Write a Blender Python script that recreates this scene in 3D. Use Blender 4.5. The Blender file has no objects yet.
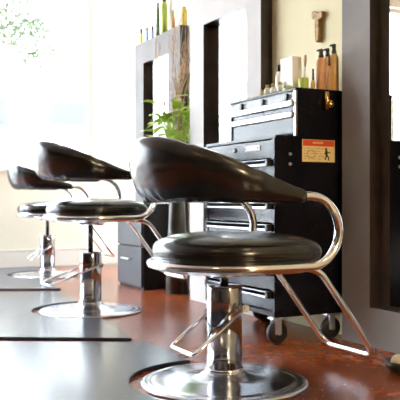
import bpy, bmesh, math, random
from mathutils import Vector, Matrix
random.seed(7)
sc = bpy.context.scene
COL = sc.collection
PI = math.pi
# world axes: x runs from the room towards the mirror wall, y runs along it towards the street window, z is up
CAM_H = 0.627
FPX = 760.0
TH = math.radians(27.2)
SN, CS = math.sin(TH), math.cos(TH)

# ------------------------------------------------------------------ materials
def mat(name, col, rough=0.5, metal=0.0, spec=0.5, coat=0.0, emit=None, estr=0.0):
    m = bpy.data.materials.new(name); m.use_nodes = True
    b = m.node_tree.nodes['Principled BSDF']
    b.inputs['Base Color'].default_value = (*col, 1)
    b.inputs['Roughness'].default_value = rough
    b.inputs['Metallic'].default_value = metal
    b.inputs['Specular IOR Level'].default_value = spec
    b.inputs['Coat Weight'].default_value = coat
    if coat: b.inputs['Coat Roughness'].default_value = 0.08
    if emit:
        b.inputs['Emission Color'].default_value = (*emit, 1)
        b.inputs['Emission Strength'].default_value = estr
    return m

def noise_mat(name, c1, c2, scale=5, rough=0.5, metal=0.0, spec=0.5, bump=0.0, bscale=None, rvar=0.0, detail=4, coat=0.0, lo=.35, hi=.65):
    m = mat(name, c1, rough, metal, spec, coat)
    nt = m.node_tree; b = nt.nodes['Principled BSDF']
    tc = nt.nodes.new('ShaderNodeTexCoord')
    n = nt.nodes.new('ShaderNodeTexNoise'); n.inputs['Scale'].default_value = scale; n.inputs['Detail'].default_value = detail
    nt.links.new(tc.outputs['Object'], n.inputs['Vector'])
    r = nt.nodes.new('ShaderNodeValToRGB')
    r.color_ramp.elements[0].position = lo; r.color_ramp.elements[0].color = (*c1, 1)
    r.color_ramp.elements[1].position = hi; r.color_ramp.elements[1].color = (*c2, 1)
    nt.links.new(n.outputs['Fac'], r.inputs['Fac'])
    nt.links.new(r.outputs['Color'], b.inputs['Base Color'])
    if rvar:
        mr = nt.nodes.new('ShaderNodeMapRange')
        mr.inputs['To Min'].default_value = max(0.02, rough - rvar); mr.inputs['To Max'].default_value = rough + rvar
        nt.links.new(n.outputs['Fac'], mr.inputs['Value']); nt.links.new(mr.outputs['Result'], b.inputs['Roughness'])
    if bump:
        n2 = nt.nodes.new('ShaderNodeTexNoise'); n2.inputs['Scale'].default_value = bscale or scale * 4; n2.inputs['Detail'].default_value = 3
        nt.links.new(tc.outputs['Object'], n2.inputs['Vector'])
        bp = nt.nodes.new('ShaderNodeBump'); bp.inputs['Strength'].default_value = bump; bp.inputs['Distance'].default_value = 0.01
        nt.links.new(n2.outputs['Fac'], bp.inputs['Height']); nt.links.new(bp.outputs['Normal'], b.inputs['Normal'])
    return m

M = {}
M['chrome'] = noise_mat('chrome', (.80, .80, .82), (.88, .88, .90), 12, rough=.09, metal=1, rvar=.03)
M['base_chrome'] = noise_mat('brushed base chrome', (.62, .66, .74), (.82, .84, .90), 9, rough=.20, metal=1, rvar=.08)
M['leather'] = noise_mat('black leather', (.008, .008, .008), (.010, .0095, .0095), 2, rough=.22, spec=.58)
M['rubber'] = noise_mat('black rubber', (.022, .030, .050), (.036, .046, .078), 6, rough=.25, spec=1.0, rvar=.02)
M['dark_rubber'] = mat('caster rubber', (.012, .012, .013), .5)
M['black_paint'] = noise_mat('black enamel', (.005, .005, .008), (.008, .008, .012), 3, rough=.22, spec=.25, rvar=.05)
M['drawer_paint'] = noise_mat('dark blue black drawer enamel', (.010, .012, .024), (.016, .018, .032), 3, rough=.22, spec=.32, rvar=.03)
M['alu'] = noise_mat('satin aluminium', (.70, .72, .78), (.82, .83, .88), 20, rough=.32, metal=1, rvar=.06)
M['panel_steel'] = noise_mat('grey painted steel', (.20, .20, .22), (.26, .26, .28), 20, rough=.4)
M['dark_chrome'] = noise_mat('dimmed chrome', (.40, .40, .42), (.48, .48, .50), 12, rough=.10, metal=1, rvar=.03)  # pump cylinder chrome, the dark room's reflection put into its colour
M['piston_steel'] = mat('oiled dark steel', (.10, .10, .11), .25, metal=1)
M['wall'] = noise_mat('cream wall paint', (.80, .76, .62), (.86, .82, .68), 1.5, rough=.7, bump=.02, bscale=60)
M['white_wall'] = noise_mat('white wall paint', (.82, .80, .74), (.88, .86, .80), 1.5, rough=.7, bump=.02, bscale=60)
M['yellow_wall'] = noise_mat('warm yellow wall paint', (.82, .73, .45), (.87, .79, .52), 1.2, rough=.7, bump=.03, bscale=50)
M['ceiling'] = mat('ceiling paint', (.55, .53, .49), .8)
M['room_wall'] = noise_mat('dimmed tan wall paint', (.06, .048, .036), (.08, .065, .048), 2, rough=.7)  # unseen walls, darkened so the chairs reflect a dim room
M['frame_shaded'] = noise_mat('pale shade toned laminate', (.29, .272, .26), (.34, .32, .305), 4, rough=.85, spec=.08)  # frame laminate with the right mirror's shade put into the colour
M['frame_lit'] = noise_mat('lit tone laminate', (.66, .645, .63), (.72, .70, .69), 4, rough=.8, spec=.1)  # same laminate, lightened to stand for stronger light on the middle mirror
M['frame_dim'] = noise_mat('shade toned laminate', (.25, .245, .24), (.30, .29, .285), 4, rough=.85, spec=.1)  # same laminate, the far mirror's grey shading put into the colour
M['frame_edge'] = noise_mat('dark wenge edging', (.018, .012, .010), (.035, .024, .018), 14, rough=.35)
M['mirror'] = mat('mirror silver', (.93, .95, .94), .01, metal=1)
M['trim'] = noise_mat('white trim paint', (.82, .80, .72), (.86, .84, .76), 3, rough=.4)
M['gold'] = noise_mat('golden bottle', (.76, .47, .15), (.84, .56, .22), 20, rough=.35, rvar=.05)
M['amber'] = noise_mat('copper brown bottle', (.70, .36, .15), (.78, .43, .18), 20, rough=.35)
M['brown_cap'] = mat('dark brown cap', (.05, .014, .010), .35)
M['black_cap'] = mat('black cap', (.012, .011, .012), .35)
M['purple_cap'] = mat('plum cap', (.08, .02, .06), .4)
M['white_plastic'] = mat('white plastic', (.86, .86, .82), .4)
M['cream_plastic'] = mat('cream plastic', (.82, .76, .56), .4)
M['tan_cap'] = mat('tan cap', (.45, .34, .14), .4)
M['green_gel'] = mat('green gel', (.50, .62, .10), .3)
M['pale_green'] = mat('pale green plastic', (.45, .66, .42), .4)
M['dark_green'] = mat('dark green glass', (.05, .12, .02), .2)
M['blue_plastic'] = mat('blue plastic', (.22, .30, .55), .4)
M['yellow_plastic'] = mat('yellow plastic', (.75, .58, .10), .4)
M['wood'] = noise_mat('carved tan wood', (.28, .14, .03), (.60, .40, .14), 60, rough=.55, bump=.6, bscale=90)
M['brass'] = mat('brass', (.80, .52, .16), .22, metal=1)
M['leaf'] = noise_mat('bright green leaf', (.38, .60, .04), (.58, .78, .14), 12, rough=.4)
M['twig'] = noise_mat('brown willow bark', (.34, .19, .11), (.60, .40, .25), 40, rough=.6)
M['pot'] = mat('dark ceramic', (.03, .025, .022), .3)
M['soil'] = mat('soil', (.03, .02, .015), .9)
M['sticker_tan'] = noise_mat('tan sticker paper', (.86, .64, .25), (.92, .74, .38), 60, rough=.5)
M['sticker_red'] = mat('red sticker print', (.75, .075, .015), .5)
M['ink'] = mat('black ink', (.012, .010, .008), .6)
M['sticker_mark'] = mat('olive print', (.40, .27, .08), .6)
M['bowl_wood'] = mat('dark bowl wood', (.03, .022, .016), .4)
M['ball'] = noise_mat('pale ball', (.50, .42, .28), (.62, .54, .38), 30, rough=.6)
M['facade'] = noise_mat('pale facade', (.84, .84, .82), (.88, .88, .86), .6, rough=.8)
M['facade_window'] = mat('grey facade window', (.062, .063, .068), .9, spec=0)
M['tree_leaf'] = noise_mat('tree leaf', (.046, .064, .036), (.062, .080, .040), 5, rough=.8, spec=0)
M['bark'] = mat('tree bark', (.20, .15, .10), .8)
M['paving'] = noise_mat('paving', (.50, .49, .47), (.60, .58, .56), 2, rough=.8)
M['lamp'] = mat('warm lamp diffuser', (.9, .85, .75), .5, emit=(1, .74, .42), estr=14)
M['fill_lamp'] = mat('warm fill lamp diffuser', (.9, .85, .75), .5, emit=(1, .78, .48), estr=135)
M['lamp_housing'] = mat('lamp housing', (.7, .7, .7), .4)
M['clear'] = mat('clear jar glass', (.75, .80, .62), .1)

def floor_material():
    m = mat('stained concrete', (.2, .05, .02), .3)
    nt = m.node_tree; b = nt.nodes['Principled BSDF']
    tc = nt.nodes.new('ShaderNodeTexCoord')
    n1 = nt.nodes.new('ShaderNodeTexNoise'); n1.inputs['Scale'].default_value = 1.7; n1.inputs['Detail'].default_value = 5; n1.inputs['Roughness'].default_value = .5
    n2 = nt.nodes.new('ShaderNodeTexNoise'); n2.inputs['Scale'].default_value = 26; n2.inputs['Detail'].default_value = 5
    n3 = nt.nodes.new('ShaderNodeTexNoise'); n3.inputs['Scale'].default_value = 90; n3.inputs['Detail'].default_value = 1
    for n in (n1, n2, n3): nt.links.new(tc.outputs['Object'], n.inputs['Vector'])
    r = nt.nodes.new('ShaderNodeValToRGB'); e = r.color_ramp.elements
    e[0].position = .30; e[0].color = (.11, .026, .012, 1)
    e[1].position = .85; e[1].color = (.42, .11, .032, 1)
    k = e.new(.52); k.color = (.27, .062, .020, 1)
    nt.links.new(n1.outputs['Fac'], r.inputs['Fac'])
    r2 = nt.nodes.new('ShaderNodeValToRGB'); e2 = r2.color_ramp.elements
    e2[0].position = .36; e2[0].color = (.72, .68, .66, 1); e2[1].position = .62; e2[1].color = (1.1, 1.05, 1, 1)
    nt.links.new(n2.outputs['Fac'], r2.inputs['Fac'])
    mx = nt.nodes.new('ShaderNodeMix'); mx.data_type = 'RGBA'; mx.blend_type = 'MULTIPLY'; mx.inputs['Factor'].default_value = .8
    nt.links.new(r.outputs['Color'], mx.inputs['A']); nt.links.new(r2.outputs['Color'], mx.inputs['B'])
    sp = nt.nodes.new('ShaderNodeValToRGB'); e3 = sp.color_ramp.elements
    e3[0].position = .70; e3[0].color = (0, 0, 0, 1); e3[1].position = .76; e3[1].color = (1, 1, 1, 1)
    nt.links.new(n3.outputs['Fac'], sp.inputs['Fac'])
    mx2 = nt.nodes.new('ShaderNodeMix'); mx2.data_type = 'RGBA'; mx2.inputs['B'].default_value = (.55, .36, .24, 1)
    nt.links.new(sp.outputs['Color'], mx2.inputs['Factor']); nt.links.new(mx.outputs['Result'], mx2.inputs['A'])
    nt.links.new(mx2.outputs['Result'], b.inputs['Base Color'])
    mr = nt.nodes.new('ShaderNodeMapRange'); mr.inputs['To Min'].default_value = .21; mr.inputs['To Max'].default_value = .29
    nt.links.new(n1.outputs['Fac'], mr.inputs['Value']); nt.links.new(mr.outputs['Result'], b.inputs['Roughness'])
    bp = nt.nodes.new('ShaderNodeBump'); bp.inputs['Strength'].default_value = .006; bp.inputs['Distance'].default_value = .01
    nt.links.new(n1.outputs['Fac'], bp.inputs['Height']); nt.links.new(bp.outputs['Normal'], b.inputs['Normal'])
    b.inputs['Specular IOR Level'].default_value = .5
    return m
M['floor'] = floor_material()

def glass_material():
    m = bpy.data.materials.new('window glass'); m.use_nodes = True
    nt = m.node_tree; nt.nodes.clear()
    o = nt.nodes.new('ShaderNodeOutputMaterial'); mx = nt.nodes.new('ShaderNodeMixShader')
    t = nt.nodes.new('ShaderNodeBsdfTransparent'); g = nt.nodes.new('ShaderNodeBsdfGlossy'); g.inputs['Roughness'].default_value = .02
    mx.inputs['Fac'].default_value = .05
    nt.links.new(t.outputs[0], mx.inputs[1]); nt.links.new(g.outputs[0], mx.inputs[2]); nt.links.new(mx.outputs[0], o.inputs['Surface'])
    return m
M['glass'] = glass_material()

# ------------------------------------------------------------------ mesh helpers
def box(bm, x0, x1, y0, y1, z0, z1, mi=0):
    v = [bm.verts.new(p) for p in ((x0,y0,z0),(x1,y0,z0),(x1,y1,z0),(x0,y1,z0),(x0,y0,z1),(x1,y0,z1),(x1,y1,z1),(x0,y1,z1))]
    fs = []
    for q in ((3,2,1,0),(4,5,6,7),(0,1,5,4),(1,2,6,5),(2,3,7,6),(3,0,4,7)):
        f = bm.faces.new([v[i] for i in q]); f.material_index = mi; fs.append(f)
    return fs

def tube(bm, pts, r, seg=12, closed=False, mi=0, radii=None):
    pts = [Vector(p) for p in pts]; n = len(pts); rings = []
    prev = None
    for i, p in enumerate(pts):
        if closed: t = pts[(i+1) % n] - pts[i-1]
        elif i == 0: t = pts[1] - p
        elif i == n-1: t = p - pts[i-1]
        else: t = pts[i+1] - pts[i-1]
        t.normalize()
        if prev is None:
            a = Vector((0,0,1)) if abs(t.z) < .9 else Vector((1,0,0))
            nx = t.cross(a).normalized()
        else:
            nx = (prev - t * prev.dot(t)).normalized()
        prev = nx; ny = t.cross(nx)
        rr = radii[i] if radii else r
        rings.append([bm.verts.new(p + (nx*math.cos(2*PI*k/seg) + ny*math.sin(2*PI*k/seg))*rr) for k in range(seg)])
    m = n if closed else n-1
    for i in range(m):
        A, B = rings[i], rings[(i+1) % n]
        for k in range(seg):
            f = bm.faces.new((A[k], A[(k+1)%seg], B[(k+1)%seg], B[k])); f.material_index = mi; f.smooth = True
    if not closed:
        bm.faces.new(rings[0][::-1]).material_index = mi; bm.faces.new(rings[-1]).material_index = mi

def lathe(bm, prof, seg=32, c=(0,0,0), mi=0, axis='z', smooth=True):
    rings = []
    for r, z in prof:
        ring = []
        for k in range(seg):
            a = 2*PI*k/seg
            if axis == 'z': p = (c[0]+r*math.cos(a), c[1]+r*math.sin(a), c[2]+z)
            elif axis == 'y': p = (c[0]+r*math.cos(a), c[1]+z, c[2]+r*math.sin(a))
            else: p = (c[0]+z, c[1]+r*math.cos(a), c[2]+r*math.sin(a))
            ring.append(bm.verts.new(p))
        rings.append(ring)
    for A, B in zip(rings, rings[1:]):
        for k in range(seg):
            f = bm.faces.new((A[k], A[(k+1)%seg], B[(k+1)%seg], B[k])); f.material_index = mi; f.smooth = smooth
    f = bm.faces.new(rings[0][::-1]); f.material_index = mi
    f = bm.faces.new(rings[-1]); f.material_index = mi

def loft(bm, rings, mi=0, cap=True):
    R = [[bm.verts.new(p) for p in r] for r in rings]; n = len(R[0])
    for A, B in zip(R, R[1:]):
        for k in range(n):
            f = bm.faces.new((A[k], A[(k+1)%n], B[(k+1)%n], B[k])); f.material_index = mi; f.smooth = True
    if cap:
        for r, rev in ((R[0], True), (R[-1], False)):
            bm.faces.new(r[::-1] if rev else r).material_index = mi

def extrude_poly(bm, pts, z0, z1, mi=0):
    a = [bm.verts.new((x, y, z0)) for x, y in pts]; b = [bm.verts.new((x, y, z1)) for x, y in pts]; n = len(pts)
    for k in range(n):
        bm.faces.new((a[k], a[(k+1)%n], b[(k+1)%n], b[k])).material_index = mi
    bm.faces.new(a[::-1]).material_index = mi; bm.faces.new(b).material_index = mi

def obj(name, bm, mats, parent=None, bevel=0.0, bseg=2, smooth_angle=None):
    bmesh.ops.recalc_face_normals(bm, faces=bm.faces)
    me = bpy.data.meshes.new(name); bm.to_mesh(me); bm.free()
    if not isinstance(mats, (list, tuple)): mats = [mats]
    for m in mats: me.materials.append(M[m])
    o = bpy.data.objects.new(name, me); COL.objects.link(o)
    if parent: o.parent = parent
    if bevel:
        md = o.modifiers.new('bevel', 'BEVEL'); md.width = bevel; md.segments = bseg; md.limit_method = 'ANGLE'; md.angle_limit = math.radians(50)
    return o

def thing(name, label, cat, loc=(0,0,0), rz=0, group=None):
    o = bpy.data.objects.new(name, None); COL.objects.link(o)
    o.location = loc; o.rotation_euler = (0, 0, rz); o.empty_display_size = .1
    tag(o, label, cat, group); return o
def tag(o, label, cat, group=None):
    o['label'] = label; o['category'] = cat
    if group: o['group'] = group
    return o
def struct(name, bm, mats, parent=None, bevel=0):
    o = obj(name, bm, mats, parent, bevel)
    o['kind'] = 'structure'; return o
def copy_tree(o, parent=None):
    c = o.copy(); COL.objects.link(c)
    if parent: c.parent = parent
    for ch in list(o.children): copy_tree(ch, c)
    return c
def new(): return bmesh.new()

def arc(c, r, a0, a1, n, plane='xz', fixed=0):
    out = []
    for i in range(n+1):
        a = a0 + (a1-a0)*i/n
        u, v = c[0]+r*math.cos(a), c[1]+r*math.sin(a)
        out.append((u, fixed, v) if plane == 'xz' else (u, v, fixed))
    return out

def fillet(pts, r, n=6):
    """round the inner corners of a polyline"""
    pts = [Vector(p) for p in pts]; out = [pts[0]]
    for a, b, c in zip(pts, pts[1:], pts[2:]):
        d1 = (a-b); d2 = (c-b); k = min(r, d1.length*.49, d2.length*.49)
        p, q = b + d1.normalized()*k, b + d2.normalized()*k
        for i in range(n+1):
            t = i/n; out.append(p*(1-t)**2 + b*2*t*(1-t) + q*t*t)
    out.append(pts[-1]); return out

def ground(px, py):
    """floor position seen at a photo pixel"""
    d = CAM_H*FPX/(py-200.0); X = (px-200.0)/FPX*d
    return (X*CS + d*SN, -X*SN + d*CS)
def across(px, y):
    """x of the point with the given y that lies on the sight line of photo column px"""
    a = (px-200.0)/FPX
    return y*(CS*a+SN)/(CS-SN*a)
def height(py, x, y):
    return CAM_H + (200.0-py)/FPX*(x*SN+y*CS)

# ------------------------------------------------------------------ the room
WX = 2.20       # wall behind the mirrors
YF = 7.07       # street window wall
CE = 3.2
bm = new(); box(bm, -7.5, 3.6, -3.2, YF, -.1, 0); struct('floor', bm, 'floor')
bm = new(); box(bm, -7.5, 3.6, -3.2, YF, CE, CE+.1); struct('ceiling', bm, 'ceiling')
W3 = (5.3, 6.3, .5, 2.3)  # opening cut for the added alcove window
# mirror wall with a shallow step behind the far mirror; it ends before the street wall
bm = new(); box(bm, WX, 2.55, -3.2, 4.30, 0, CE); struct('wall_right', bm, 'yellow_wall')
bm = new(); box(bm, 2.375, 2.55, 4.30, 5.58, 0, CE); struct('wall_recess', bm, 'white_wall')
bm = new(); box(bm, 2.55, 3.7, 3.9, 4.0, 0, CE); box(bm, 3.6, 3.7, 4.0, W3[0], 0, CE); box(bm, 3.6, 3.7, W3[1], YF+.18, 0, CE); box(bm, 3.6, 3.7, W3[0], W3[1], 0, W3[2]); box(bm, 3.6, 3.7, W3[0], W3[1], W3[3], CE); struct('wall_alcove', bm, 'wall')
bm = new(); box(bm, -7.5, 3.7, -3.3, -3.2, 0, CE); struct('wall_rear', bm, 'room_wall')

W1 = (1.0, 2.48, .905, 2.95)
W4 = (-5.0, .95, .10, 2.95)      # low-silled shop glazing left of the window in view
bm = new()
for (a_, b_, c_, d_) in ((-7.5, W4[0], 0, CE), (W4[0], W4[1], 0, W4[2]), (W4[0], W4[1], W4[3], CE), (W4[1], W1[0], 0, CE), (W1[0], W1[1], 0, W1[2]), (W1[0], W1[1], W1[3], CE), (W1[1], 3.6, 0, CE)):
    box(bm, a_, b_, YF, YF+.18, c_, d_)
struct('wall_far', bm, 'wall')
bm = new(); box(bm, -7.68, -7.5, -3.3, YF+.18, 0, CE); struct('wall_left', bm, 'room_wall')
bm = new(); box(bm, .95, 3.6, YF-.018, YF, 0, .165); box(bm, .95, 3.6, YF-.026, YF, .150, .168)
struct('baseboard_far', bm, 'trim', bevel=.003)
bm = new(); box(bm, .97, 2.5, YF-.05, YF+.02, .885, .912); struct('trim_1', bm, 'trim', bevel=.004)

def window(name, y_axis, fixed, a0, a1, z0, z1, mull):
    bm = new(); w = .05
    def bx(p, q, zz0, zz1, d=.05):
        if y_axis: box(bm, p, q, fixed-d/2, fixed+d/2, zz0, zz1)
        else: box(bm, fixed-d/2, fixed+d/2, p, q, zz0, zz1)
    bx(a0, a1, z0, z0+w); bx(a0, a1, z1-w, z1); bx(a0, a0+w, z0+w, z1-w); bx(a1-w, a1, z0+w, z1-w)
    for m_ in mull: bx(m_-.025, m_+.025, z0+w, z1-w)
    f = struct(name, bm, 'trim')
    bm = new()
    if y_axis: box(bm, a0+w, a1-w, fixed-.004, fixed+.004, z0+w, z1-w)
    else: box(bm, fixed-.004, fixed+.004, a0+w, a1-w, z0+w, z1-w)
    p = obj('pane', bm, 'glass', f)
    return f
window('window_1', True, YF+.10, W1[0], W1[1], W1[2], W1[3], [])
window('window_3', True, YF+.10, W4[0], W4[1], W4[2], W4[3], [-3.0, -1.0])
window('window_fill', False, 3.65, W3[0], W3[1], W3[2], W3[3], [])  # unseen window, added to brighten the far wall

# ------------------------------------------------------------------ outside
bm = new(); box(bm, -24, 12, YF+.2, 24, -.25, -.15); struct('ground_outside', bm, 'paving')
fa = thing('building', 'overexposed pale building across the street beyond the window', 'building', (-3.5, 15.5, -.15))
bm = new(); box(bm, -16, 10, 0, 2, 0, 9); obj('facade', bm, 'facade', fa)
for (px0, px1, py0, py1) in ((-22, 9, 97, 125), (48, 85, 101, 124)):
    yb = 15.5
    xa, xb = across(px0, yb), across(px1, yb)
    bm = new(); zc0, zc1 = height(py1, xa, yb)+.15, height(py0, xa, yb)+.15
    box(bm, xa+3.5, xb+3.5, -.06, .02, zc0, zc1)
    w = obj('window', bm, 'facade_window', fa)
tr = thing('street_tree', 'pale green tree outside the window at upper left', 'tree', (-1.0, 11.2, -.15))
tr.location.x = across(6, 11.2)
bm = new(); tube(bm, [(-1.2,0,0),(-1.15,0,1.6),(-.9,.05,3.0),(-.5,0,4.1)], .09, 10, radii=[.13,.10,.07,.03]); obj('trunk', bm, 'bark', tr)
bm = new(); rnd = random.Random(3)
def leaf_quad(bm, c, s, rnd, mi=0):
    a = Vector((rnd.gauss(0,1), rnd.gauss(0,1), rnd.gauss(0,1))).normalized()
    b = a.orthogonal().normalized(); b.rotate(Matrix.Rotation(rnd.uniform(0, 2*PI), 3, a)); n = a.cross(b)
    c = Vector(c); vs = [c - a*s, c - a*s*.2 + b*s*.42 + n*s*.12, c + a*s, c - a*s*.2 - b*s*.42 + n*s*.12]
    f = bm.faces.new([bm.verts.new(v) for v in vs]); f.material_index = mi
for cl in range(105):
    x = rnd.gauss(-.02, .42); z = 3.28 + rnd.gauss(0, .36) - .25*abs(x)
    if x > .5: z -= .1
    for k in range(26):
        leaf_quad(bm, (x+rnd.gauss(0,.10), rnd.gauss(0,.25), z+rnd.gauss(0,.10)), rnd.uniform(.03,.055), rnd)
obj('foliage', bm, 'tree_leaf', tr)

# ------------------------------------------------------------------ mirrors
def salon_mirror(label, y0, y1, xf, xb, z0, z1, sy0, sy1, sz, face='frame_shaded'):
    t = thing('salon_mirror', label, 'mirror', (xb, (y0+y1)/2, 0), 0, 'framed mirrors along the wall')
    ox, oy, oz = xb, (y0+y1)/2, 0
    bm = new()
    o_ = [(y0, z0), (y1, z0), (y1, z1), (y0, z1)]
    zi = .168
    i_ = [(y0+sy0, zi), (y1-sy1, zi), (y1-sy1, z1-sz), (y0+sy0, z1-sz)]
    def ring(pts, x): return [bm.verts.new((x-ox, p-oy, q-oz)) for p, q in pts]
    of, inf, ob, ib = ring(o_, xf), ring(i_, xf), ring(o_, xb), ring(i_, xb)
    for k in range(4):
        j = (k+1) % 4
        bm.faces.new((of[k], of[j], inf[j], inf[k])).material_index = 0
        bm.faces.new((ob[k], ob[j], of[j], of[k])).material_index = 1
        bm.faces.new((inf[k], inf[j], ib[j], ib[k])).material_index = 1
        bm.faces.new((ib[k], ib[j], ob[j], ob[k])).material_index = 1
    obj('frame', bm, [face, 'frame_edge'], t)
    bm = new(); box(bm, xb-.016-ox, xb-.008-ox, y0+sy0-.004-oy, y1-sy1+.004-oy, zi-.004, z1-sz+.004)
    obj('glass', bm, 'mirror', t)
    return t
salon_mirror('pale framed mirror, face toned for shade, at the far end with small bottles along its top', 4.81, 5.64, 2.315, 2.374, .001, 1.857, .20, .17, .165, 'frame_dim')
salon_mirror('pale framed mirror, face toned as lit, between the leafy vase and the black tool chest', 3.436, 4.28, 2.128, 2.199, .001, 1.86, .15, .185, .17, 'frame_lit')
salon_mirror('pale framed mirror, face toned for shade, at the right edge of the photo, right of the black tool chest', 1.87, 2.745, 2.128, 2.199, .001, 1.86, .185, .19, .17)

# ------------------------------------------------------------------ chairs
def d_outline(ab, af, b, eb=2.0, ef=4.5, n=72, off=0.0):
    out = []
    for k in range(n):
        t = 2*PI*k/n; c, s = math.cos(t), math.sin(t)
        e = ef if c > 0 else eb; a = (af if c > 0 else ab) - off
        out.append((a*math.copysign(abs(c)**(2/e), c), (b-off)*math.copysign(abs(s)**(2/e), s)))
    return out

def base_profile():
    return [(.282,0),(.287,.005),(.284,.011),(.276,.014),(.262,.015),(.250,.0135),(.244,.0165),(.230,.018),(.15,.0235),(.110,.027),(.104,.030),(.086,.034),(.074,.042),(.068,.046)]

def make_chair(label, loc, rz, lift, lever):
    t = thing('styling_chair', label, 'chair', loc, rz, 'black leather salon chairs in a row')
    bm = new(); lathe(bm, base_profile(), 72); obj('base', bm, 'base_chrome', t)
    bm = new(); lathe(bm, [(.061,.044),(.061,.328),(.058,.336),(.02,.338)], 40)
    cyl = obj('cylinder', bm, 'dark_chrome', t)
    bm = new(); lathe(bm, [(.0665,.044),(.0665,.054),(.063,.058)], 40); obj('collar', bm, 'chrome', cyl)
    bm = new(); lathe(bm, [(.014,.33),(.014,.385+lift)], 20); obj('piston', bm, 'piston_steel', t)
    # pump lever: a U of bent rod on a cross pin
    lx, lz, ly = lever
    pts = fillet([(.03,-.088,.266),(lx,-.088*ly,lz),(lx,.088*ly,lz),(.03,.088,.266)], .022)
    bm = new(); tube(bm, pts, .0065, 10)
    tube(bm, [(.03,-.102,.266),(.03,.102,.266)], .008, 10)
    for s in (-1, 1):
        lathe(bm, [(.013,-.008),(.013,.008)], 14, (.03, .088*s, .266), axis='y')
    obj('pump_lever', bm, 'chrome', t)
    L = lift
    # seat pan and support
    bm = new()
    loft(bm, [[(x, y, z+L) for x, y in d_outline(.240,.235,.253,off=o)] for o, z in ((.10,.388),(.012,.390),(.0,.398),(-.002,.41),(.0,.424),(.012,.428))])
    lathe(bm, [(.07,.368+L),(.075,.374+L),(.09,.39+L)], 24)
    obj('seat_pan', bm, 'chrome', t)
    # cushion
    bm = new(); rings = []
    prof = [(.02,.422),(.005,.424),(-.005,.432),(-.009,.445),(-.0095,.456),(-.008,.466),(-.003,.476),(.006,.485),(.020,.4935),(.038,.500),(.062,.506),(.092,.511),(.13,.5155),(.17,.5185),(.215,.520)]
    for o, z in prof:
        rings.append([(x, y, z+L) for x, y in d_outline(.236,.290,.250,ef=3.6,off=o)])
    loft(bm, rings); seat = obj('seat', bm, 'leather', t)
    bm = new(); tube(bm, [(x, y, .456+L) for x, y in d_outline(.236,.290,.250,ef=3.6,off=-.0088)], .0026, 6, closed=True)
    obj('piping', bm, 'leather', seat)
    # continuous chrome tube: arm, seat side, round the back, other side, other arm
    R, zr, zt, xc, ra = .268, .412, .640, .165, .114
    path = [(.05,-R,zt+L),(.11,-R,zt+L)]
    path += [(x, -R, z+L) for x, _, z in arc((xc,(zr+zt)/2), ra, PI/2, -PI/2, 20)]
    path += [(x*.93, y, zr+L) for x, y, _ in arc((0,0), R, -PI/2, -3*PI/2, 40, 'xy')]
    path += [(x, R, z+L) for x, _, z in arc((xc,(zr+zt)/2), ra, -PI/2, PI/2, 20)]
    path += [(.11,R,zt+L),(.05,R,zt+L)]
    bm = new(); tube(bm, path, .0145, 14); obj('arm_frame', bm, 'chrome', t)
    # footrest
    pts = fillet([(.16,-.15,.396+L),(.285,-.15,.392+L),(.533,-.15,.070+L*.9),(.533,.15,.070+L*.9),(.285,.15,.392+L),(.16,.15,.396+L)], .05, 8)
    bm = new(); tube(bm, pts, .0115, 12); obj('footrest', bm, 'chrome', t)
    # wraparound padded backrest
    bm = new(); rings = []
    path = []
    xe = .158
    for i in range(14): path.append((xe*(1-i/14.0), -.262, 1.0, 0))
    for i in range(57):
        a = -PI/2 - PI*i/56; path.append((.262*math.cos(a), .262*math.sin(a), 1, 0))
    for i in range(1, 15): path.append((xe*i/14.0, .262, 1, 0))
    N = len(path)
    def taper(d):                                # rounded tip
        return math.sqrt(max(0.0, 1-(1-min(1, d/.035))**2))
    s = 0; acc = [0]
    for p, q in zip(path, path[1:]): acc.append(acc[-1] + math.hypot(q[0]-p[0], q[1]-p[1]))
    tot = acc[-1]
    for i, p in enumerate(path):
        x, y = p[0], p[1]
        a, b = path[max(0,i-1)], path[min(N-1,i+1)]
        tx, ty = b[0]-a[0], b[1]-a[1]; l = math.hypot(tx, ty); nx, ny = ty/l, -tx/l      # horizontal normal
        if nx*x + ny*y < 0 : nx, ny = -nx, -ny                                          # outwards
        f = max(0.0, min(1.0, (xe-x)/(xe+.262)))
        h = .021 + .087*f**1.28
        th = .025 + .035*f**.9
        d = min(acc[i], tot-acc[i]); tp = max(.03, taper(d))
        ac = abs(acc[i]/tot - .5)*tot
        crease = 0.0
        for cpos in (.17, .36): crease += .011*math.exp(-((ac-cpos)/.007)**2)
        ring = []; zc = .617 + h
        K = 28
        for k in range(K):
            w = 2*PI*k/K; c, sn = math.cos(w), math.sin(w)
            e = 2/2.5
            cc, ss = math.copysign(abs(c)**e, c), math.copysign(abs(sn)**e, sn)
            wr = 0.0
            if sn < -.2: wr = .007*f*(1+math.sin(acc[i]*150))*(-sn)*.6*(1 if ac < .30 else 0)
            rr = 1 - (crease+wr)/max(th, .02)*.6
            off = th*cc*rr*tp + .022*f*ss*tp                     # leans outwards towards the top
            zz = zc + (h*ss*rr*tp if ss > 0 else h*ss*rr*tp)
            if tp < 1: zz = zc + (zz - zc)
            ring.append((x+nx*off, y+ny*off, zz+L))
        rings.append(ring)
    loft(bm, rings); back = obj('backrest', bm, 'leather', t)
    return t

C1 = (1.264, 2.27); 
def at(px, d):
    X = (px-200)/FPX*d; return (X*CS+d*SN, -X*SN+d*CS)
C1 = at(224.3, 2.60); C2 = at(90.5, 4.28); C3 = at(47.5, 6.3)
ZB = 0.0
make_chair('nearest black leather salon chair, largest, in front of the black tool cabinet', (*C1, 0), 0, 0.0, (-.16, .125, 1.0))
make_chair('middle black leather salon chair of the row, raised high on its thin piston', (*C2, 0), 0, .118, (-.26, .165, 1.0))
make_chair('farthest black leather salon chair, smallest, at the left by the window', (*C3, 0), math.radians(-4), .095, (-.15, .14, 1.0))

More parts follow.
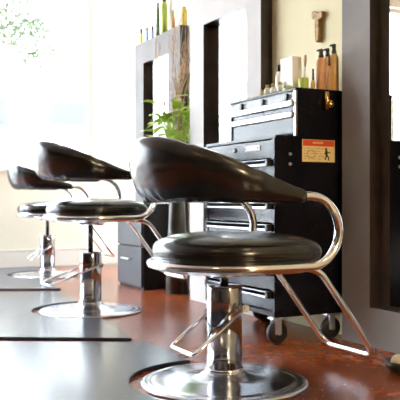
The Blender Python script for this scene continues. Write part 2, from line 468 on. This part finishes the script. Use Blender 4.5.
# ------------------------------------------------------------------ floor mats with a round notch for each chair base
def mat_outline(center, p_far, p_near, x_left_far, x_left_near, R=.325):
    """right edge runs p_near -> p_far and is bitten by a circle round the chair base"""
    cx, cy = center; pn, pf = Vector(p_near), Vector(p_far); d = (pf-pn).normalized()
    rel = Vector((cx, cy)) - pn; along = rel.dot(d); perp = rel - d*along; dist = perp.length
    half = math.sqrt(max(.01, R*R - dist*dist))
    s0, s1 = along-half, along+half
    pts = []
    a_ = pn + d*s0; b_ = pn + d*s1
    if s0 > .03: pts += [tuple(pn), tuple(a_)]
    a0 = math.atan2(a_.y-cy, a_.x-cx); a1 = math.atan2(b_.y-cy, b_.x-cx)
    # go round on the room side (through -x)
    while a1 > a0: a1 -= 2*PI
    for i in range(1, 40):
        a = a0 + (a1-a0)*i/40; pts.append((cx+R*math.cos(a), cy+R*math.sin(a)))
    pts += [tuple(b_), tuple(pf), x_left_far, x_left_near]
    return pts
MT = .016
def floor_mat(label, center, pf, pn, lf, ln):
    pts = mat_outline(center, pf, pn, lf, ln)
    bm = new(); extrude_poly(bm, pts, 0.0005, MT)
    # raised lip round the notch
    o = obj('floor_mat', bm, 'rubber', None, bevel=.006, bseg=3)
    o['label'] = label; o['category'] = 'floor mat'; o['group'] = 'rubber mats behind the salon chairs'
    return o
g = ground
m2n = g(132, 341.6); m2f = g(63, 293.5); m3n = g(61, 290.5)
m1f = g(152, 345.5)
floor_mat('black rubber floor mat nearest, notched round the nearest chair base', C1, m1f, (C1[0]-.02, C1[1]-.95), (g(-20, 343)[0]-.25, g(-20, 343)[1]+.10), (-.15, C1[1]-.95))
floor_mat('black rubber floor mat round the base of the middle chair', C2, m2f, m2n, (g(0,292.5)[0]-.45, g(0,292.5)[1]+.10), (g(0,340)[0]-.35, g(0,340)[1]+.2))
floor_mat('black rubber floor mat farthest, under the chair by the window', C3, (C3[0]+.10, C3[1]+.74), m3n, (C3[0]-1.15, C3[1]+.72), (g(0,290.5)[0]-.45, g(0,290.5)[1]+.2))

# ------------------------------------------------------------------ rolling tool cabinet
Y0, Y1, XF, XB = 2.78, 3.42, 1.79, 2.17
ZT = .908
tc = thing('tool_cabinet', 'black rolling tool cabinet on casters with a warning sticker on its side', 'cabinet', (XF, Y0, 0))
def loc(bmfun, name, mats, parent, bevel=0, base=(XF, Y0, 0)):
    bm = new(); bmfun(bm)
    for v in bm.verts: v.co -= Vector(base)
    return obj(name, bm, mats, parent, bevel)
def body(bm):
    box(bm, XF+.02, XB, Y0, Y0+.014, .115, ZT); box(bm, XF+.02, XB, Y1-.014, Y1, .115, ZT)
    box(bm, XB-.012, XB, Y0+.014, Y1-.014, .115, ZT); box(bm, XF+.02, XB-.012, Y0+.014, Y1-.014, .115, .135)
    box(bm, XF+.004, XB, Y0-.003, Y1+.003, ZT-.012, ZT+.001)
    box(bm, XF, XF+.02, Y0-.001, Y0+.022, .115, ZT-.012); box(bm, XF, XF+.02, Y1-.022, Y1+.001, .115, ZT-.012)
loc(body, 'body', 'black_paint', tc)
tops = [.892, .806, .712, .618, .522, .424, .326, .228]
bots = tops[1:] + [.140]
for i, (zt, zb) in enumerate(zip(tops, bots)):
    dr = loc(lambda bm: box(bm, XF+.004, XB-.05, Y0+.024, Y1-.024, zb+.006, zt-.002), 'drawer', 'drawer_paint', tc, .002)
    if i:
        def pull(bm):
            box(bm, XF-.018, XF+.004, Y0+.03, Y1-.03, zt-.024, zt-.002); box(bm, XF-.018, XF-.012, Y0+.03, Y1-.03, zt-.030, zt-.002)
        loc(pull, 'pull', 'alu', dr, .003)
        for ye in (Y0+.026, Y1-.046):
            loc(lambda bm: box(bm, XF-.020, XF+.004, ye, ye+.02, zt-.032, zt), 'pull_end', 'black_cap', dr, .002)
    else:
        def plate(bm):
            box(bm, XF+.0005, XF+.006, 2.90, 3.03, .85, .874)
        pl = loc(plate, 'badge', 'white_plastic', dr)
        def lock(bm): lathe(bm, [(.012,-.004),(.012,.008)], 16, (XF+.002, 3.13, .862), axis='x')
        loc(lock, 'lock', 'black_cap', dr)
        for yy in (2.915, 3.02):
            loc(lambda bm: lathe(bm, [(.004,-.001),(.004,.003)], 8, (XF, yy, .862), axis='x'), 'badge_rivet', 'ink', dr)
# sticker on the side facing the camera
sx0, sx1 = across(302, Y0), across(334.5, Y0); sz0, sz1 = .797, .897
st = loc(lambda bm: box(bm, sx0, sx1, Y0-.0016, Y0-.0003, sz0, sz1), 'warning_sticker', 'sticker_tan', tc)
loc(lambda bm: box(bm, sx0+.004, sx1-.003, Y0-.0024, Y0-.0014, sz1-.030, sz1-.003), 'header', 'sticker_red', st)
def marks(bm):
    w = sx1-sx0; r_ = random.Random(5)
    for k in range(6): box(bm, sx0+w*(.32+.055*k), sx0+w*(.355+.055*k), Y0-.0030, Y0-.0022, sz1-.019, sz1-.011)
loc(marks, 'header_lettering', 'sticker_tan', st)
def marks2(bm):
    w = sx1-sx0; r_ = random.Random(5)
    for row in range(5):
        x = sx0+w*.06
        while x < sx0+w*.58:
            l = r_.uniform(.004, .014)
            box(bm, x, x+l, Y0-.0024, Y0-.0014, sz0+.012+row*.0115, sz0+.0145+row*.0115); x += l+r_.uniform(.003, .012)
    # oval of the warning drawing
    return
def oval(bm):
    w = sx1-sx0
    pts = [(sx0+w*.27+.022*math.cos(2*PI*k/20), Y0-.002, sz0+.034+.017*math.sin(2*PI*k/20)) for k in range(20)]
    tube(bm, pts, .0016, 6, closed=True)
loc(marks2, 'print', 'sticker_mark', st)
loc(oval, 'drawing', 'sticker_mark', st)
def figure(bm):
    w = sx1-sx0; cx = sx0+w*.74
    y = Y0-.002
    lathe(bm, [(.006,-.0006),(.006,.0006)], 12, (cx-.002, y, sz0+.058), axis='y')
    tube(bm, [(cx-.001,y,sz0+.052),(cx+.001,y,sz0+.030)], .0065, 8)
    tube(bm, [(cx,y,sz0+.047),(cx+.014,y,sz0+.042),(cx+.022,y,sz0+.046)], .0025, 6)
    tube(bm, [(cx,y,sz0+.047),(cx-.012,y,sz0+.036)], .0025, 6)
    tube(bm, [(cx,y,sz0+.030),(cx-.007,y,sz0+.010)], .0038, 6)
    tube(bm, [(cx+.002,y,sz0+.030),(cx+.012,y,sz0+.020),(cx+.012,y,sz0+.008)], .0038, 6)
    for v in bm.verts: v.co.y = Y0-.002 + (v.co.y-(Y0-.002))*.12
loc(figure, 'figure', 'ink', st)
for zz in (height(154, across(290, Y0), Y0), height(164, across(290, Y0), Y0)):
    loc(lambda bm: lathe(bm, [(.006,-.006),(.008,0)], 12, (across(290, Y0), Y0, zz), axis='y'), 'bolt', 'alu', tc)
for (cx, cy) in ((XF+.022, Y0+.022), (XB-.07, Y0+.022), (XF+.022, Y1-.022), (XB-.07, Y1-.022)):
    def plate_(bm):
        box(bm, cx-.028, cx+.028, cy-.022, cy+.022, .108, .116)
        for s in (-1, 1): box(bm, cx-.014, cx+.018, cy+s*.0185-.0015, cy+s*.0185+.0015, .042, .11)
    cs = loc(plate_, 'caster', 'alu', tc)
    loc(lambda bm: lathe(bm, [(.036,-.015),(.0475,-.011),(.0475,.011),(.036,.015)], 28, (cx+.006, cy, .048), axis='y'), 'wheel', 'dark_rubber', cs)
    loc(lambda bm: lathe(bm, [(.010,-.0225),(.010,.0225)], 12, (cx+.006, cy, .048), axis='y'), 'axle', 'alu', cs)

# ------------------------------------------------------------------ tool chest standing on it
CX0, CY0, CY1, CZ0, CZ1 = 1.905, 2.785, 3.385, .910, 1.124
ch = thing('tool_chest', 'black steel tool chest sitting on the rolling cabinet, bottles on its lid', 'tool chest', (CX0, CY0, CZ0))
B = (CX0, CY0, CZ0)
def cbody(bm):
    box(bm, CX0+.01, XB, CY0, CY0+.012, CZ0, CZ1); box(bm, CX0+.01, XB, CY1-.012, CY1, CZ0, CZ1)
    box(bm, XB-.012, XB, CY0+.012, CY1-.012, CZ0, CZ1); box(bm, CX0+.01, XB-.012, CY0+.012, CY1-.012, CZ0, CZ0+.012)
    box(bm, CX0+.01, CX0+.02, CY0+.012, CY1-.012, CZ0, CZ0+.01)
loc(cbody, 'body', 'black_paint', ch, 0, B)
loc(lambda bm: box(bm, CX0+.002, XB, CY0+.001, CY1-.001, CZ1-.012, CZ1), 'lid', 'black_paint', ch, .003, B)
loc(lambda bm: box(bm, CX0+.006, CX0+.012, CY0+.010, CY1-.012, 1.071, CZ1-.013), 'front_panel', 'panel_steel', ch, .002, B)
for (zt, zb, hz) in ((1.068, 1.022, 1.057), (1.019, .924, 1.008)):
    dr = loc(lambda bm: box(bm, CX0+.002, XB-.05, CY0+.016, CY1-.045, zb, zt), 'drawer', 'drawer_paint', ch, .002, B)
    def pull(bm):
        box(bm, CX0-.016, CX0+.002, CY0+.016, CY1-.012, hz-.014, hz+.011)
    loc(pull, 'pull', 'alu', dr, .004, B)
def post(bm):
    box(bm, CX0-.002, CX0+.010, CY0, CY0+.014, CZ0, CZ1-.012)
loc(post, 'corner_post', 'alu', ch, .002, B)
for yy in (2.86, 3.06, 3.26):
    loc(lambda bm: box(bm, CX0-.006, CX0+.006, yy-.010, yy+.010, 1.074, 1.103), 'lid_latch', 'black_cap', ch, .002, B)
# brass latch hanging on the chest side
def brass(bm):
    x = across(325, CY0); zt = height(92, x, CY0); zb = height(110, x, CY0)
    tube(bm, [(x,CY0-.014,zt),(x,CY0-.014,(zt+zb)/2),(x-.002,CY0-.014,zb)], .01, 12, radii=[.010,.014,.009])
    lathe(bm, [(.004,-.020),(.017,-.014),(.019,-.006),(.016,0)], 16, (x+.026, CY0, zb+.026), axis='y')
    tube(bm, [(x,CY0-.014,zt-.03),(x,CY0,zt-.03)], .006, 8)
    tube(bm, [(x,CY0-.010,zb+.012),(x+.026,CY0-.010,zb+.024)], .006, 8)
loc(brass, 'side_latch', 'brass', ch, 0, B)

# ------------------------------------------------------------------ bottles on the chest lid
def bottle(name, label, cat, px, y, prof, m, cap, capm, group, zbase=CZ1, x=None, seg=20, pump=False):
    x = across(px, y) if x is None else x
    t = thing(name, label, cat, (x, y, zbase), 0, group)
    bm = new(); lathe(bm, prof, seg); obj('body', bm, m, t)
    if cap:
        bm = new(); lathe(bm, cap, seg)
        zt = cap[-1][1]
        if pump:
            lathe(bm, [(.006,zt-.002),(.0095,zt+.002),(.0095,zt+.017),(.007,zt+.020)], 14)
            tube(bm, [(0,0,zt+.013),(-.010,.006,zt+.014),(-.017,.010,zt+.011)], .004, 8, radii=[.0055,.005,.0035])
        obj('pump' if pump else 'cap', bm, capm, t)
    return t
def hz(py, px, y): return height(py, across(px, y), y) - CZ1
G = 'golden hair product bottles on the tool chest'
def gold(px, y, py_top, py_sh, r, label, m, capm, pump=True):
    sh = hz(py_sh, px, y); top = hz(py_top, px, y); c = top - .020 if pump else top
    return bottle('pump_bottle' if pump else 'bottle', label, 'bottle', px, y,
        [(r*.9,0),(r,.004),(r,sh-.030),(r*.92,sh-.014),(r*.55,sh-.002),(r*.5,sh)], m,
        [(r*.52,sh),(r*.52,sh+.010),(r*.44,sh+.016),(r*.40,max(sh+.020,c))], capm, G, pump=pump)
gold(334, 2.812, 44, 54, .0215, 'tallest golden pump bottle at the right edge of the tool chest lid', 'gold', 'black_cap')
gold(321, 2.812, 49, 58, .0225, 'broad coppery pump bottle with a red brown cap on the tool chest lid', 'amber', 'brown_cap')
gold(327.5, 2.875, 48.5, 57, .0205, 'golden pump bottle with black cap, partly hidden behind its coppery neighbour', 'gold', 'black_cap')
gold(329.2, 2.813, 55, 66, .011, 'slim coppery bottle squeezed between the two tall golden bottles', 'amber', 'brown_cap', False)
gold(313, 2.812, 69, 80, .010, 'tiny golden bottle with plum cap left of the tall golden bottles', 'gold', 'purple_cap', False)
# white box and others
S = 'small products along the tool chest lid'
def hb(px, y, py): return max(.02, hz(py, px, y))
yb = 2.93; xw = across(291, yb)
t = thing('tissue_box', 'tall plain white box standing among bottles on the tool chest', 'box', (xw, yb, CZ1))
bm = new(); hh = hb(291, yb, 58); box(bm, -.026, .026, -.05, .05, 0, hh); obj('carton', bm, 'white_plastic', t, bevel=.003)
yb = 3.10
h = hb(280, yb, 65)
bottle('bottle', 'white shampoo bottle with black cap left of the tall white box', 'bottle', 279.5, yb, [(.019,0),(.020,.004),(.020,h*.62),(.013,h*.78),(.008,h*.8)], 'white_plastic', [(.011,h*.79),(.011,h-.002),(.009,h)], 'black_cap', S)
def front_y(px, x=1.938):
    a = (px-200.0)/FPX; return x*(CS-SN*a)/(CS*a+SN)
small = [(262, 3.27, 90, 'cream_plastic', 'tan_cap', 'leftmost tiny cream bottle on the front of the tool chest lid'),
         (267.5, 3.17, 85, 'cream_plastic', 'tan_cap', 'slim cream vial, second from the left on the tool chest lid'),
         (273, 3.10, 84, 'white_plastic', 'tan_cap', 'tiny white bottle with tan cap, third from the left on the chest lid'),
         (280.5, 2.98, 82, 'cream_plastic', 'tan_cap', 'tiny cream bottle with tan cap in front of the white shampoo bottle')]
for px, y, pt, m_, cm, lab in small:
    y = front_y(px)
    h = hb(px, y, pt); r = .016
    bottle('vial', lab, 'bottle', px, y, [(r*.9,0),(r,.003),(r,h*.55),(r*.5,h*.7),(r*.45,h*.74)], m_, [(r*.6,h*.72),(r*.6,h)], cm, S)
h = hb(288, front_y(287.5), 86)
bottle('jar', 'small pale green tub in front of the tall white box', 'jar', 287.5, front_y(287.5), [(.021,0),(.022,.003),(.022,h*.62)], 'pale_green', [(.0235,h*.62),(.0235,h)], 'white_plastic', S)
h = hb(303.5, 2.835, 78)
yj = 2.835; xj = across(303.5, yj)
bottle('jar', 'yellow green gel jar holding a brush, beside the tall white box', 'jar', 303.5, yj, [(.022,0),(.023,.003),(.023,h*.95),(.021,h)], 'green_gel', None, None, S)
xb_ = across(306, yj)
t = thing('styling_brush', 'slim brown brush standing upright in the green gel jar', 'brush', (xj+.004, yj, CZ1+h))
bm = new(); zt = hz(55, 306, yj)-h; tube(bm, [(0,0,.0005),(.004,0,zt*.55)], .003, 8); obj('handle', bm, 'white_plastic', t)
bm = new(); tube(bm, [(.004,0,zt*.5),(.005,0,zt*.8),(.006,0,zt)], .006, 10, radii=[.004,.007,.004]); obj('bristles', bm, 'twig', t)
# ------------------------------------------------------------------ carved wooden ornament on the wall
yo = None
a = (321-200)/FPX; d = WX/(CS*a+SN); yo = -SN*a*d + CS*d
zt, zb = height(11, WX, yo), height(43, WX, yo)
bm = new()
def half(w, z): return (w, z)
outl = [(-.040, zt-.010), (-.018, zt-.014), (-.006, zt-.014), (.008, zt-.006), (.034, zt+.004), (.040, zt-.006), (.041, zt-.030), (.026, zt-.038), (.016, zt-.044), (.014, zb+.03), (.011, zb+.004), (.002, zb), (-.010, zb+.002), (-.014, zb+.02), (-.015, zt-.046), (-.026, zt-.046), (-.041, zt-.040)]
outl = [(-p, q) for p, q in outl]
va = [bm.verts.new((-.028, -p, q-zb)) for p, q in outl]; vb = [bm.verts.new((-.001, -p, q-zb)) for p, q in outl]
n = len(outl)
for k in range(n): bm.faces.new((va[k], va[(k+1)%n], vb[(k+1)%n], vb[k]))
bm.faces.new(va); bm.faces.new(vb[::-1])
o = obj('wall_carving', bm, 'wood', None, bevel=.004); o.location = (WX, yo, zb)
tag(o, 'carved tan wooden T shaped ornament hanging on the yellow wall', 'ornament')

# ------------------------------------------------------------------ drawer cabinet under the far mirror
KX, KY0, KY1, KXB, KH = 2.05, 4.88, 5.34, 2.37, .60
kc = thing('drawer_cabinet', 'charcoal drawer cabinet on the floor below the far mirror', 'cabinet', (KX, KY0, 0))
KB = (KX, KY0, 0)
M['charcoal'] = noise_mat('charcoal laminate', (.035, .036, .045), (.05, .052, .062), 5, rough=.4)
M['near_black'] = noise_mat('near black laminate', (.008, .0075, .011), (.013, .012, .017), 5, rough=.45, spec=.3)
loc(lambda bm: box(bm, KX+.02, KXB-.078, KY0, KY1, 0.001, KH), 'carcass', 'near_black', kc, 0, KB)
for z0, z1 in ((.305, .585), (.02, .295)):
    dr = loc(lambda bm: box(bm, KX, KX+.019, KY0+.004, KY1-.004, z0, z1), 'drawer', 'charcoal', kc, .002, KB)
    def hd(bm):
        zc = (z0+z1)/2+.05; yc = (KY0+KY1)/2+.02
        tube(bm, fillet([(KX,yc-.07,zc),(KX-.03,yc-.07,zc),(KX-.03,yc+.07,zc),(KX,yc+.07,zc)], .012), .006, 8)
    loc(hd, 'handle', 'alu', dr, 0, KB)

rnd = random.Random(11)
bm = new()
def leaf(bm, base, tip, w, droop=.02):
    base, tip = Vector(base), Vector(tip); d = tip-base; side = d.cross(Vector((0,0,1)))
    side = side.normalized() if side.length > 1e-4 else Vector((1,0,0)); up = side.cross(d).normalized(); rows = []
    for i in range(7):
        t_ = i/6; ww = w*math.sin(PI*min(1, .08+.92*t_)**.8)*(1-.15*t_) if i < 6 else .001
        c = base + d*t_ - up*droop*(t_**2)
        rows.append([bm.verts.new(c - side*ww + up*ww*.3), bm.verts.new(c), bm.verts.new(c + side*ww + up*ww*.3)])
    for A, Bb in zip(rows, rows[1:]):
        for k in range(2):
            f = bm.faces.new((A[k], A[k+1], Bb[k+1], Bb[k])); f.smooth = True
# twisted branches in a vase
vx, vy = 2.19, 4.60
vs = thing('planted_vase', 'tall dark floor vase with bright green leaves and bare curly branches between two mirrors', 'vase', (vx, vy, 0))
bm = new(); lathe(bm, [(.07,0.001),(.078,.01),(.066,.3),(.052,.62),(.056,.76),(.062,.80),(.054,.80),(.045,.76)], 28); obj('vase', bm, 'pot', vs)
rnd = random.Random(21)
for k in range(17):
    bm = new(); pts = []; x, y = rnd.uniform(-.025,.025), rnd.uniform(-.025,.025)
    tx, ty = rnd.uniform(-.05, .13), rnd.uniform(-.15, .06)
    top = rnd.uniform(1.55, 1.98) if k > 3 else rnd.uniform(1.2, 1.5)
    if k == 0: tx, ty, top = -.08, .22, 1.9
    if k == 1: tx, ty, top = -.10, .16, 1.8
    ph, ph2 = rnd.uniform(0, 6), rnd.uniform(0, 6); am = rnd.uniform(.018, .04); z0 = .70
    n = 46
    for i in range(n+1):
        t_ = i/n; z = z0 + (top-z0)*t_
        w = min(1, t_*3)
        pts.append((x+(tx-x)*t_**1.1 + w*.55*am*math.sin(ph+t_*15), y+(ty-y)*t_**1.1 + w*am*1.2*math.sin(ph2+t_*13+math.sin(t_*9)), z + .012*math.sin(t_*31+ph)))
    tube(bm, pts, .004, 7, radii=[.0042*(1-.6*i/n) for i in range(n+1)])
    for q in range(3):
        i0 = rnd.randint(14, 36); p0 = Vector(pts[i0]); dirv = Vector((rnd.uniform(-.06,.02), rnd.uniform(-.10,.10), rnd.uniform(.08,.2)))
        tw = [p0 + dirv*s + Vector((.012*math.sin(s*9+q), .018*math.sin(s*8+k), 0))*s for s in (0,.2,.4,.6,.8,1)]
        tube(bm, tw, .002, 6, radii=[.0035,.003,.0028,.0024,.002,.0012])
    obj('branch', bm, 'twig', vs)
rnd = random.Random(12); bm = new(); bs = new()
for k in range(80):
    ex, ey = rnd.uniform(-.19, .09), rnd.uniform(-.24, .03); hgt = rnd.uniform(.93, 1.30) - .5*abs(ey-.02) + (.10 if ey < -.1 and ex > 0 else 0)
    top = Vector((ex, ey, hgt)); q = Vector((rnd.uniform(-.03,.03), rnd.uniform(-.03,.03), .77))
    if vy+ey < 4.36: top.x = min(top.x, -.14)
    mid = q.lerp(top, .55) + Vector((0, 0, .06))
    tube(bs, [q, mid, top], .0028, 6)
    ln = rnd.uniform(.07, .12); a2 = math.atan2(ey, ex) + rnd.uniform(-1, 1); dx = ln*math.cos(a2)
    if ex+dx > .14: dx = -abs(dx)
    tip = top + Vector((dx, ln*math.sin(a2), rnd.uniform(-.05, .06)))
    for q_ in (top, tip):
        if vy+q_.y < 4.36: q_.x = min(q_.x, -.14)
        if vy+q_.y > 4.74: q_.x = min(q_.x, .04)
    leaf(bm, top, tip, rnd.uniform(.03, .044))
obj('foliage', bm, 'leaf', vs); obj('stems', bs, 'leaf', vs)

# products standing on top of the far mirror
ZM = 1.857; XM = 2.335
def on_top(px, y_hint=None):
    """y on the top of the far mirror under photo column px (x = XM)"""
    a = (px-200)/FPX; return XM*(CS-SN*a)/(CS*a+SN)
T = 'small bottles along the top of the far mirror'
def mt(px, top_py, r, m_, capm, label, capfrac=.7, name='bottle'):
    y = on_top(px); h = height(top_py, XM, y) - ZM
    t = thing(name, label, 'bottle', (XM, y, ZM+.0005), 0, T)
    bm = new(); lathe(bm, [(r*.9,0),(r,.003),(r,h*capfrac*.9),(r*.6,h*capfrac)], 16); obj('body', bm, m_, t)
    bm = new(); lathe(bm, [(r*.65,h*capfrac),(r*.65,h)], 14); obj('cap', bm, capm, t)
mt(141.3, 29, .010, 'yellow_plastic', 'black_cap', 'tiny yellow bottle with dark cap, leftmost on top of the far mirror')
mt(147, 27.5, .010, 'blue_plastic', 'black_cap', 'tiny blue bottle in the middle of three on the far mirror top')
mt(152.5, 26.5, .010, 'blue_plastic', 'black_cap', 'tiny blue bottle, rightmost of three on the far mirror top')
mt(158, 3, .012, 'dark_green', 'brown_cap', 'thin dark green bottle standing on the far mirror top', .85)
mt(164.3, -6, .024, 'green_gel', 'brown_cap', 'tall lime green bottle standing on the far mirror top', .8)
mt(173, 11, .014, 'amber', 'tan_cap', 'small coppery bottle right of the tall lime green bottle')
mt(184, 7, .022, 'yellow_plastic', 'tan_cap', 'stout yellow bottle at the right end of the far mirror top', .9)

# ------------------------------------------------------------------ bowl on the floor
bx_, by_ = ground(402, 373)
bw = thing('bowl', 'small dark wooden bowl on the floor at the right edge', 'bowl', (bx_, by_, 0))
bm = new(); lathe(bm, [(.032,.001),(.040,.003),(.058,.022),(.064,.044),(.060,.046),(.052,.026),(.034,.010),(.01,.009)], 36); obj('body', bm, 'bowl_wood', bw)
o = None
bm = new(); bmesh.ops.create_uvsphere(bm, u_segments=20, v_segments=12, radius=.028)
for f in bm.faces: f.smooth = True
o = obj('ball', bm, 'ball'); o.location = (bx_-.006, by_+.012, .0385)
tag(o, 'pale beige ball lying in the small dark bowl', 'ball')

# ------------------------------------------------------------------ ceiling lights (above the picture) and an added fill lamp behind
for (lx, ly) in ((1.7, .2), (-1.2, .2)):
    t = thing('ceiling_light', 'round warm ceiling light above the salon floor', 'lamp', (lx, ly, CE), 0, 'round ceiling lights')
    bm = new(); lathe(bm, [(.27,-.001),(.28,-.03),(.27,-.05)], 40); obj('housing', bm, 'lamp_housing', t)
    bm = new(); lathe(bm, [(.255,-.0505),(.245,-.058)], 40); obj('diffuser', bm, 'lamp', t)
t = thing('fill_lamp', 'added warm fill lamp, unseen on the rear wall behind the viewer', 'lamp', (1.86, -3.2, 1.9))  # unseen lamp added to light the cabinet side, sticker and bottles
bm = new(); lathe(bm, [(.29,.001),(.30,.03),(.29,.05)], 40, axis='y'); obj('housing', bm, 'lamp_housing', t)
bm = new(); lathe(bm, [(.27,.0505),(.26,.065)], 40, axis='y'); obj('diffuser', bm, 'fill_lamp', t)

# ------------------------------------------------------------------ sky
w = bpy.data.worlds.new('World'); sc.world = w; w.use_nodes = True
bg = w.node_tree.nodes['Background']; bg.inputs['Color'].default_value = (.80, .90, 1.0, 1); bg.inputs['Strength'].default_value = 19
# ------------------------------------------------------------------ camera
cd = bpy.data.cameras.new('camera'); cam = bpy.data.objects.new('camera', cd); COL.objects.link(cam)
cam.location = (0, 0, CAM_H); cam.rotation_euler = (PI/2, 0, -TH)
cd.sensor_width = 36; cd.lens = FPX/400*36; cd.clip_start = .05; cd.clip_end = 100
cd.dof.use_dof = True; cd.dof.focus_distance = 2.5; cd.dof.aperture_fstop = 9
sc.camera = cam
vs_ = sc.view_settings; vs_.view_transform = 'Standard'; vs_.look = 'None'; vs_.gamma = 1; vs_.use_curve_mapping = False
vs_.exposure = 0.35
